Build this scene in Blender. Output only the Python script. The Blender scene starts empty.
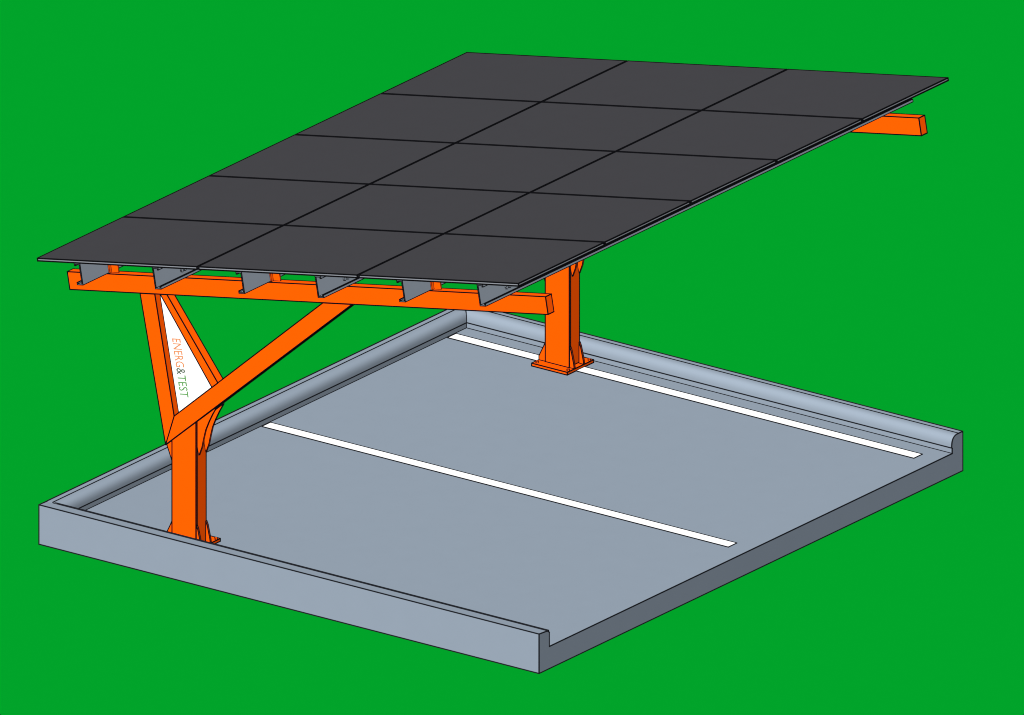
import bpy, bmesh, math
from mathutils import Vector as V
sc = bpy.context.scene
col = sc.collection
TH, PH, TAU = math.radians(36.31), math.radians(20.60), math.radians(10.06)
S = 143.08                      # pixels per metre

# ---------------------------------------------------------------- materials
def mat(name, rgb, var=0.03, scale=6.0, rough=0.9):
    m = bpy.data.materials.new(name); m.use_nodes = True
    nt = m.node_tree; b = nt.nodes['Principled BSDF']
    n = nt.nodes.new('ShaderNodeTexNoise'); n.inputs['Scale'].default_value = scale
    n.inputs['Detail'].default_value = 6
    tc = nt.nodes.new('ShaderNodeTexCoord'); nt.links.new(tc.outputs['Object'], n.inputs['Vector'])
    r = nt.nodes.new('ShaderNodeValToRGB')
    r.color_ramp.elements[0].position = .3; r.color_ramp.elements[1].position = .7
    r.color_ramp.elements[0].color = [c * (1 - var) for c in rgb] + [1]
    r.color_ramp.elements[1].color = [min(1, c * (1 + var)) for c in rgb] + [1]
    nt.links.new(n.outputs['Fac'], r.inputs['Fac']); nt.links.new(r.outputs['Color'], b.inputs['Base Color'])
    b.inputs['Roughness'].default_value = rough
    b.inputs['Specular IOR Level'].default_value = 0.0
    return m
GREEN  = mat('green_ground', (0.0003, .285, .018), .004)
CONC   = mat('grey_concrete', (.223, .269, .325), .008)
ORANGE = mat('orange_steel_paint', (.95, .094, .0006), .008)
GALV   = mat('grey_steel', (.235, .27, .315), .012)
GLASS  = mat('dark_solar_glass', (.0505, .0498, .0555), .01)
FRAME  = mat('panel_frame_aluminium', (.22, .235, .26), .02)
WHITE  = mat('white_paint', (.9, .9, .9), .005)
INK    = mat('black_edge_line', (.004, .004, .005), 0)
LINEG  = mat('dark_grey_edge_line', (.010, .011, .014), 0)
TXO    = mat('orange_lettering', (.66, .25, .10), 0)
TXG    = mat('green_lettering', (.11, .31, .09), 0)
TXK    = mat('grey_lettering', (.1, .14, .1), 0)

# ---------------------------------------------------------------- mesh helpers
def tube(bm, a, b, r, mi=1):
    a = V(a); b = V(b); d = b - a
    if d.length < 1e-5: return
    d.normalize(); a = a - d * r * .6; b = b + d * r * .6
    u = d.orthogonal().normalized(); w = d.cross(u)
    n = 6
    A = [bm.verts.new(a + (u * math.cos(t) + w * math.sin(t)) * r) for t in [2 * math.pi * k / n for k in range(n)]]
    B = [bm.verts.new(b + (u * math.cos(t) + w * math.sin(t)) * r) for t in [2 * math.pi * k / n for k in range(n)]]
    fs = [bm.faces.new((A[k], A[(k + 1) % n], B[(k + 1) % n], B[k])) for k in range(n)]
    fs += [bm.faces.new(A[::-1]), bm.faces.new(B)]
    for f in fs: f.material_index = mi

def prism(bm, pts, vec):
    """solid from a planar loop of points swept along vec"""
    vec = V(vec)
    A = [bm.verts.new(V(p)) for p in pts]; B = [bm.verts.new(V(p) + vec) for p in pts]
    n = len(pts)
    fs = [bm.faces.new(A), bm.faces.new(B[::-1])]
    fs += [bm.faces.new((A[k], B[k], B[(k + 1) % n], A[(k + 1) % n])) for k in range(n)]
    return fs

def box(bm, x0, x1, y0, y1, z0, z1):
    prism(bm, [(x0, y0, z0), (x1, y0, z0), (x1, y1, z0), (x0, y1, z0)], (0, 0, z1 - z0))

def finish(name, bm, m, parent=None, r=.0052, keep=None, lines=(), ink=INK, auto=True, org=None, ang=25):
    """links the mesh; crease edges get a raised black bead in the same mesh"""
    bmesh.ops.recalc_face_normals(bm, faces=bm.faces)
    segs = list(lines)
    for f in bm.faces: f.smooth = True
    for e in bm.edges:
        if len(e.link_faces) == 2 and e.calc_face_angle(0) > math.radians(ang):
            e.smooth = False
            if auto:
                a, b = e.verts[0].co.copy(), e.verts[1].co.copy()
                if keep is None or keep(a, b): segs.append((a, b))
    for g in segs: tube(bm, g[0], g[1], g[2] if len(g) > 2 else r)
    o_ = V(org) if org else V((0, 0, 0))
    if org: bmesh.ops.translate(bm, verts=bm.verts, vec=-o_)
    me = bpy.data.meshes.new(name); bm.to_mesh(me); bm.free()
    me.materials.append(m); me.materials.append(ink)
    o = bpy.data.objects.new(name, me); col.objects.link(o); o.location = o_
    if parent: o.parent = parent
    return o

def empty(name, loc):
    o = bpy.data.objects.new(name, None); col.objects.link(o); o.location = loc
    o.empty_display_size = .3; return o
def kid(o, par):            # keep world coordinates while parenting
    o.parent = par
    p = par; off = V((0, 0, 0))
    while p: off += p.location; p = p.parent
    o.location = o.location - off
    return o

# ---------------------------------------------------------------- ground
bm = bmesh.new(); s_ = 250
bm.faces.new([bm.verts.new(p) for p in [(-s_, -s_, 0), (s_, -s_, 0), (s_, s_, 0), (-s_, s_, 0)]])
g = finish('ground', bm, GREEN, auto=False); g['kind'] = 'structure'
g['label'] = 'flat even green ground around the slab'

# ---------------------------------------------------------------- parking slab
LX, LY, FZ, TZ, OB = 4.337, 5.0, .169, .298, .004
slab = empty('parking_slab', (0, 0, OB))
slab['label'] = 'grey concrete parking slab with raised kerbs and two white bay lines under the carport'
slab['category'] = 'parking slab'
bm = bmesh.new(); box(bm, 0, LX, 0, LY, OB, FZ)
LN = [((0, 0, OB), (LX, 0, OB)), ((LX, 0, OB), (LX, LY, OB)), ((LX, LY, OB), (0, LY, OB)), ((0, LY, OB), (0, 0, OB)),
      ((LX, 0, OB), (LX, 0, FZ)), ((0, 0, OB), (0, 0, FZ)), ((LX, LY, OB), (LX, LY, FZ)), ((0, LY, OB), (0, LY, FZ)),
      ((LX, .122, FZ), (LX, LY - .13, FZ))]
kid(finish('base_slab', bm, CONC, auto=False, lines=LN, r=.0052, ink=LINEG), slab)

# kerb profile: (distance in from the outer face, height)
N = 10
prof = [(0, FZ), (0, TZ - .008), (.008, TZ), (.05, TZ)]
prof += [(.05 + .080 * math.sin(t) ** .7, TZ - .086 + .086 * abs(math.cos(t)) ** .75) for t in [math.pi / 2 * k / N for k in range(1, N + 1)]]
prof += [(.124, TZ - .090), (.124, FZ)]
d_in, zb = .05, TZ - .086
def kerb(mapper_a, mapper_b, name, lines, endlines):
    bm = bmesh.new()
    A = [bm.verts.new(mapper_a(d, z)) for d, z in prof]; B = [bm.verts.new(mapper_b(d, z)) for d, z in prof]
    n = len(prof)
    for k in range(n): bm.faces.new((A[k], B[k], B[(k + 1) % n], A[(k + 1) % n]))
    bm.faces.new(A); bm.faces.new(B[::-1])
    L = [(mapper_a(d, z), mapper_b(d, z)) for d, z in lines]
    for mp, sel in endlines:
        q = [mp(*p) for p in sel]; L += list(zip(q[:-1], q[1:]))
    o = kid(finish(name, bm, CONC, auto=False, lines=L, r=.0052, ink=LINEG, ang=30), slab)
    return o
ll = [(0, TZ), (.05, TZ), (.130, zb), (.124, FZ)]
FW = .12
la = lambda d, z: V((d, FW - .0225, z)); lb = lambda d, z: V((d, LY - d, z))
kerb(la, lb, 'kerb', ll, [(lb, prof[3:])])
ba = lambda d, z: V((d, LY - d, z)); bb = lambda d, z: V((LX, LY - d, z))
kerb(ba, bb, 'kerb', ll, [(bb, prof)])
bm = bmesh.new()
TI = TZ - .022
prism(bm, [(.001, 0, FZ), (.001, 0, TZ), (.001, FW - .023, TZ - .006), (.001, FW, TI), (.001, FW, FZ)], (LX - .001, 0, 0))
kid(finish('kerb', bm, CONC, auto=False, r=.0052, ink=LINEG, lines=[
    ((0, 0, TZ), (LX, 0, TZ)), ((.055, FW - .023, TZ - .006), (LX, FW - .023, TZ - .006)), ((.055, FW, TI), (LX, FW, TI)), ((.06, FW - .014, TZ - .006), (LX, FW - .014, TZ - .006), .008),
    ((LX, 0, TZ), (LX, FW - .023, TZ - .006)), ((LX, FW - .023, TZ - .006), (LX, FW, TI)), ((LX, FW, TI), (LX, FW, FZ)), ((LX, 0, FZ), (LX, 0, TZ)), ((0, 0, FZ), (0, 0, TZ)),
    ((0, 0, TZ), (0, FW - .023, TZ - .001))]), slab)
for y0, lab in ((2.442, 'white line dividing the two parking bays'), (4.632, 'white line along the back kerb')):
    bm = bmesh.new(); box(bm, .140, 4.184, y0, y0 + .1, FZ + .001, FZ + .005)
    o = kid(finish('white_line', bm, WHITE, keep=lambda a, b: a.z > FZ + .003 and b.z > FZ + .003 , r=.0044, ink=LINEG), slab)
    o['label'] = lab

# ---------------------------------------------------------------- carport
car = empty('solar_carport', (1.1, 2.47, FZ))
car['label'] = 'orange steel carport with a tilted roof of dark solar panels standing on the grey slab'
car['category'] = 'carport'
O = V((.122, 0, 1.873)); ct, st = math.cos(TAU), math.sin(TAU)
def R(s, y, n): return V((O.x + s * ct - n * st, y, O.z + s * st + n * ct))
def rbox(bm, s0, s1, y0, y1, n0, n1):
    prism(bm, [R(s0, y0, n0), R(s1, y0, n0), R(s1, y0, n1), R(s0, y0, n1)], (0, y1 - y0, 0))
BH = .129; BL = 4.211
m_br = math.tan(math.radians(40.9))
def zl(x): return .899 + (x - .952) * m_br            # underside of the long brace
def beam_under(x): return O.z + (x - O.x) * math.tan(TAU) + .002
webs = [(.352, -1), (.990, 1), (1.776, -1), (2.423, 1), (3.192, -1), (3.850, 1)]

def xz(name, pts, y0, y1, m, parent, **kw):
    bm = bmesh.new(); prism(bm, [(p[0], y0, p[1]) for p in pts], (0, y1 - y0, 0))
    return kid(finish(name, bm, m, **kw), parent)

def hexbolt(bm, c, axis, r, h):
    c = V(c); a = V(axis).normalized(); u = a.orthogonal().normalized(); w = a.cross(u)
    prism(bm, [c + (u * math.cos(t) + w * math.sin(t)) * r for t in [math.pi / 3 * k for k in range(6)]], a * h)

def frame(dy, front):
    y0 = .2 + dy; PZ = FZ + .004
    # post
    bm = bmesh.new()
    x0, x1, i, t, ya, yb = 1.005, 1.212, .009, .014, y0 + .003, y0 + .134
    plan = [(x0, ya), (x1, ya), (x1, ya + t), (x1 - i, ya + t), (x1 - i, yb), (x0 + i, yb), (x0 + i, ya + t), (x0, ya + t)]
    A = [bm.verts.new((x, y, PZ + .022)) for x, y in plan]; B = [bm.verts.new((x, y, zl(x) - .002)) for x, y in plan]
    n = len(plan); bm.faces.new(A); bm.faces.new(B[::-1])
    for k in range(n): bm.faces.new((A[k], B[k], B[(k + 1) % n], A[(k + 1) % n]))
    post = kid(finish('post', bm, ORANGE, org=(1.1, y0 + .06, FZ)), car)
    bm = bmesh.new(); box(bm, .944, 1.252, y0 - .075, y0 + .235, PZ, PZ + .02)
    kid(finish('base_plate', bm, ORANGE), post)
    for bx in (.968, 1.238):
        for by in (y0 - .045, y0 + .205):
            bm = bmesh.new(); hexbolt(bm, (bx, by, PZ + .021), (0, 0, 1), .011, .012)
            kid(finish('anchor_bolt', bm, ORANGE, r=.002, org=(bx, by, PZ + .021)), post)
    zb_ = PZ + .022; t2 = .012
    for ys in (ya + .004, yb - .016):
        xz('foot_gusset', [(x0 - .001, zb_), (x0 - .001, zb_ + .15), (x0 - .018, zb_ + .11), (x0 - .058, zb_ + .03), (x0 - .058, zb_)], ys, ys + t2, ORANGE, post, r=.0044)
        xz('foot_gusset', [(x1 + .001, zb_), (x1 + .04, zb_), (x1 + .036, zb_ + .03), (x1 + .012, zb_ + .13), (x1 + .001, zb_ + .155)], ys, ys + t2, ORANGE, post, r=.0044)
    # haunch plates between post head and brace
    cur = [(1.376, zl(1.376) - .003), (1.342, 1.205), (1.31, 1.14), (1.283, 1.075), (1.264, 1.0), (1.251, .94), (1.226, .875), (1.2135, .935)]
    for ys in (y0 + .018, y0 + .100):
        xz('haunch_plate', [(1.2135, zl(1.2135) - .003)] + cur, ys, ys + .014, ORANGE, post, r=.003, ang=40)
        xz('haunch_plate', [(.955, zl(.955) - .003), (1.004, zl(1.004) - .003), (1.004, .775)], ys - .008, ys + .006, ORANGE, post, r=.0044)
    # braces: left strut and long brace meet on a mitre
    P0, P1 = (.952, .899), (1.026, 1.128)
    TL = (.731, beam_under(.731) - .004); TR = (.857, beam_under(.857) - .004)
    LB = (2.567, beam_under(2.567) - .004); LT = (2.315, beam_under(2.315) - .004)
    xz('strut', [P0, (P1[0] - .001, P1[1]), TR, TL], y0, y0 + .07, ORANGE, car, org=(.952, y0, .899))
    xz('brace', [P0, LB, LT, P1], y0 + .0006, y0 + .0706, ORANGE, car, org=(.952, y0, .899))
    I0 = (.9056, beam_under(.9056) - .004); I1 = (.962, beam_under(.962) - .004)
    def up(x): return P1[1] + (x - P1[0]) * m_br + .003
    xz('strut', [(1.353, up(1.353)), (1.404, up(1.404)), I1, I0], y0 + .001, y0 + .069, ORANGE, car, org=(1.353, y0, 1.43))
    if front:
        yp = y0 + .05
        pts = [(1.029, up(1.026) + .004), (1.350, up(1.350) + .002), (.905, 1.985), (.866, 1.985)]
        sg = xz('sign_panel', pts, yp, yp + .005, WHITE, car, org=(1.03, yp, 1.14), r=.0035)
        sg['label'] = 'white triangular sign panel with upright orange and green lettering'
        text(sg, yp)
    # sloping rafter
    bm = bmesh.new(); rbox(bm, 0, BL, y0, y0 + .068, 0, BH)
    raf = kid(finish('rafter', bm, ORANGE, org=tuple(R(0, y0, 0))), car)
    for s, d in webs:
        q = -d; bm = bmesh.new()
        a, b = sorted((s + q * .005, s + q * .013)); rbox(bm, a, b, y0 + .012, y0 + .060, BH + .002, BH + .125)
        a, b = sorted((s + q * .014, s + q * .074)); rbox(bm, a, b, y0 + .036, y0 + .044, BH + .002, BH + .125)
        kid(finish('cleat', bm, ORANGE, r=.0022), raf)

def text(parent, yp):
    def make(st, m, x_from, x_to):
        c = bpy.data.curves.new('lettering', 'FONT'); c.body = st; c.size = .1; c.resolution_u = 3
        o = bpy.data.objects.new('tmp_text', c); col.objects.link(o)
        bpy.context.view_layer.update()
        me = bpy.data.meshes.new_from_object(o.evaluated_get(bpy.context.evaluated_depsgraph_get()))
        bpy.data.objects.remove(o); bpy.data.curves.remove(c)
        xs = [v.co.x for v in me.vertices]; ys = [v.co.y for v in me.vertices]
        xa, xb, ya, yb = min(xs), max(xs), min(ys), max(ys)
        b0 = bmesh.new(); b0.from_mesh(me); bpy.data.meshes.remove(me)
        bmesh.ops.remove_doubles(b0, verts=b0.verts, dist=1e-5)
        A, B = V((.9706, 0, 1.681)), V((1.0425, 0, 1.260))
        t = (B - A); L = t.length; t.normalize(); up = V((-t.z, 0, t.x))
        def mp(p):
            a = x_from + (p.x - xa) / (xb - xa) * (x_to - x_from); h = (p.y - ya) / (yb - ya) * .074
            q = A + t * (a * L) + up * h; q.y = yp - .0015; return q
        bm = bmesh.new()
        vm = {v: bm.verts.new(mp(v.co)) for v in b0.verts}
        for f in b0.faces: bm.faces.new([vm[v] for v in f.verts])
        for e in b0.edges:
            if len(e.link_faces) == 1: tube(bm, mp(e.verts[0].co), mp(e.verts[1].co), .0008, 0)
        b0.free()
        me2 = bpy.data.meshes.new('lettering'); bm.to_mesh(me2); bm.free(); me2.materials.append(m)
        w = bpy.data.objects.new('lettering', me2); col.objects.link(w); kid(w, parent)
    make('ENERG', TXO, 0, .49); make('&', TXK, .505, .612); make('TEST', TXG, .625, 1)

frame(0, True); frame(4.406, False)

# purlins: lipped channels laid across both rafters, in mirrored pairs
PT = .008; H0, H1 = BH + .002, BH + .160; FLW, LIP = .05, .018
Y0, Y1 = -.087, 4.955
for s, d in webs:
    pf = [(0, H0), (FLW, H0), (FLW, H0 + LIP), (FLW - PT, H0 + LIP), (FLW - PT, H0 + PT), (PT, H0 + PT),
          (PT, H1 - PT), (FLW - PT, H1 - PT), (FLW - PT, H1 - LIP), (FLW, H1 - LIP), (FLW, H1), (0, H1)]
    bm = bmesh.new(); prism(bm, [R(s + d * a, Y0, n) for a, n in pf], (0, Y1 - Y0, 0))
    pu = kid(finish('purlin', bm, GALV, r=.0036, org=tuple(R(s, Y0, H0))), car)
    for yb in (.2, 4.606):
        nrm = V((ct, 0, st)) * d
        for yy in (yb + .018, yb + .052):
            bm = bmesh.new(); c_ = R(s + d * (PT + .001), yy, BH + .048)
            hexbolt(bm, c_, nrm, .013, .009)
            kid(finish('bolt', bm, GALV, r=.0026, org=tuple(c_)), pu)

# solar panels, three by five
s0, s1, ya, yb, g_ = -.006, 4.229, -.1, 4.968, .0085
for i in range(3):
    for j in range(5):
        a = s0 + (s1 - s0) * i / 3; b = s0 + (s1 - s0) * (i + 1) / 3
        c = ya + (yb - ya) * j / 5; d = ya + (yb - ya) * (j + 1) / 5
        if i: a += g_
        if i < 2: b -= g_
        if j: c += g_
        if j < 4: d -= g_
        bm = bmesh.new(); rbox(bm, a, b, c, d, BH + .168, BH + .186)
        pn = kid(finish('solar_panel', bm, FRAME, org=tuple(R(a, c, BH + .168)), r=.0062), car)
        e = .0045
        bm = bmesh.new(); rbox(bm, a + e, b - e, c + e, d - e, BH + .1863, BH + .1873)
        kid(finish('glass', bm, GLASS, auto=False, org=tuple(R(a, c, BH + .186))), pn)

# ---------------------------------------------------------------- camera
cam = bpy.data.cameras.new('camera'); co = bpy.data.objects.new('camera', cam); col.objects.link(co)
cam.type = 'ORTHO'; cam.ortho_scale = 1024 / S; cam.clip_end = 2000; cam.clip_start = .1
back = V((math.sin(TH) * math.cos(PH), -math.cos(TH) * math.cos(PH), math.sin(PH)))
ex, ey, ez = S * math.cos(TH), S * math.sin(TH), S * math.cos(PH)
fx, fy = S * math.sin(TH) * math.sin(PH), S * math.cos(TH) * math.sin(PH)
# ground point seen at the picture centre
U, W = 512 - 39, 357.5 - 544.7
det = ex * (-fy) - ey * fx
px = (U * (-fy) - ey * W) / det; py = (ex * W - fx * U) / det
co.location = V((px, py, 0)) + back * 40
co.rotation_euler = back.to_track_quat('Z', 'Y').to_euler()
sc.camera = co

# ---------------------------------------------------------------- light
sun = bpy.data.lights.new('sun', 'SUN'); so = bpy.data.objects.new('sun', sun); col.objects.link(so)
sun.energy = 5; sun.angle = math.radians(.5); sun.use_shadow = False; sun.color = (1, 1, 1)
so.rotation_euler = V((.257, -.714, .65)).to_track_quat('Z', 'Y').to_euler()
w = bpy.data.worlds.new('World'); sc.world = w; w.use_nodes = True
w.node_tree.nodes['Background'].inputs[0].default_value = (.9, .95, 1, 1)
w.node_tree.nodes['Background'].inputs[1].default_value = .02
sc.cycles.filter_width = 1.05; sc.cycles.max_bounces = 0; sc.cycles.diffuse_bounces = 0
sc.view_settings.view_transform = 'Standard'; sc.view_settings.look = 'None'
sc.view_settings.gamma = 1; sc.view_settings.exposure = .30
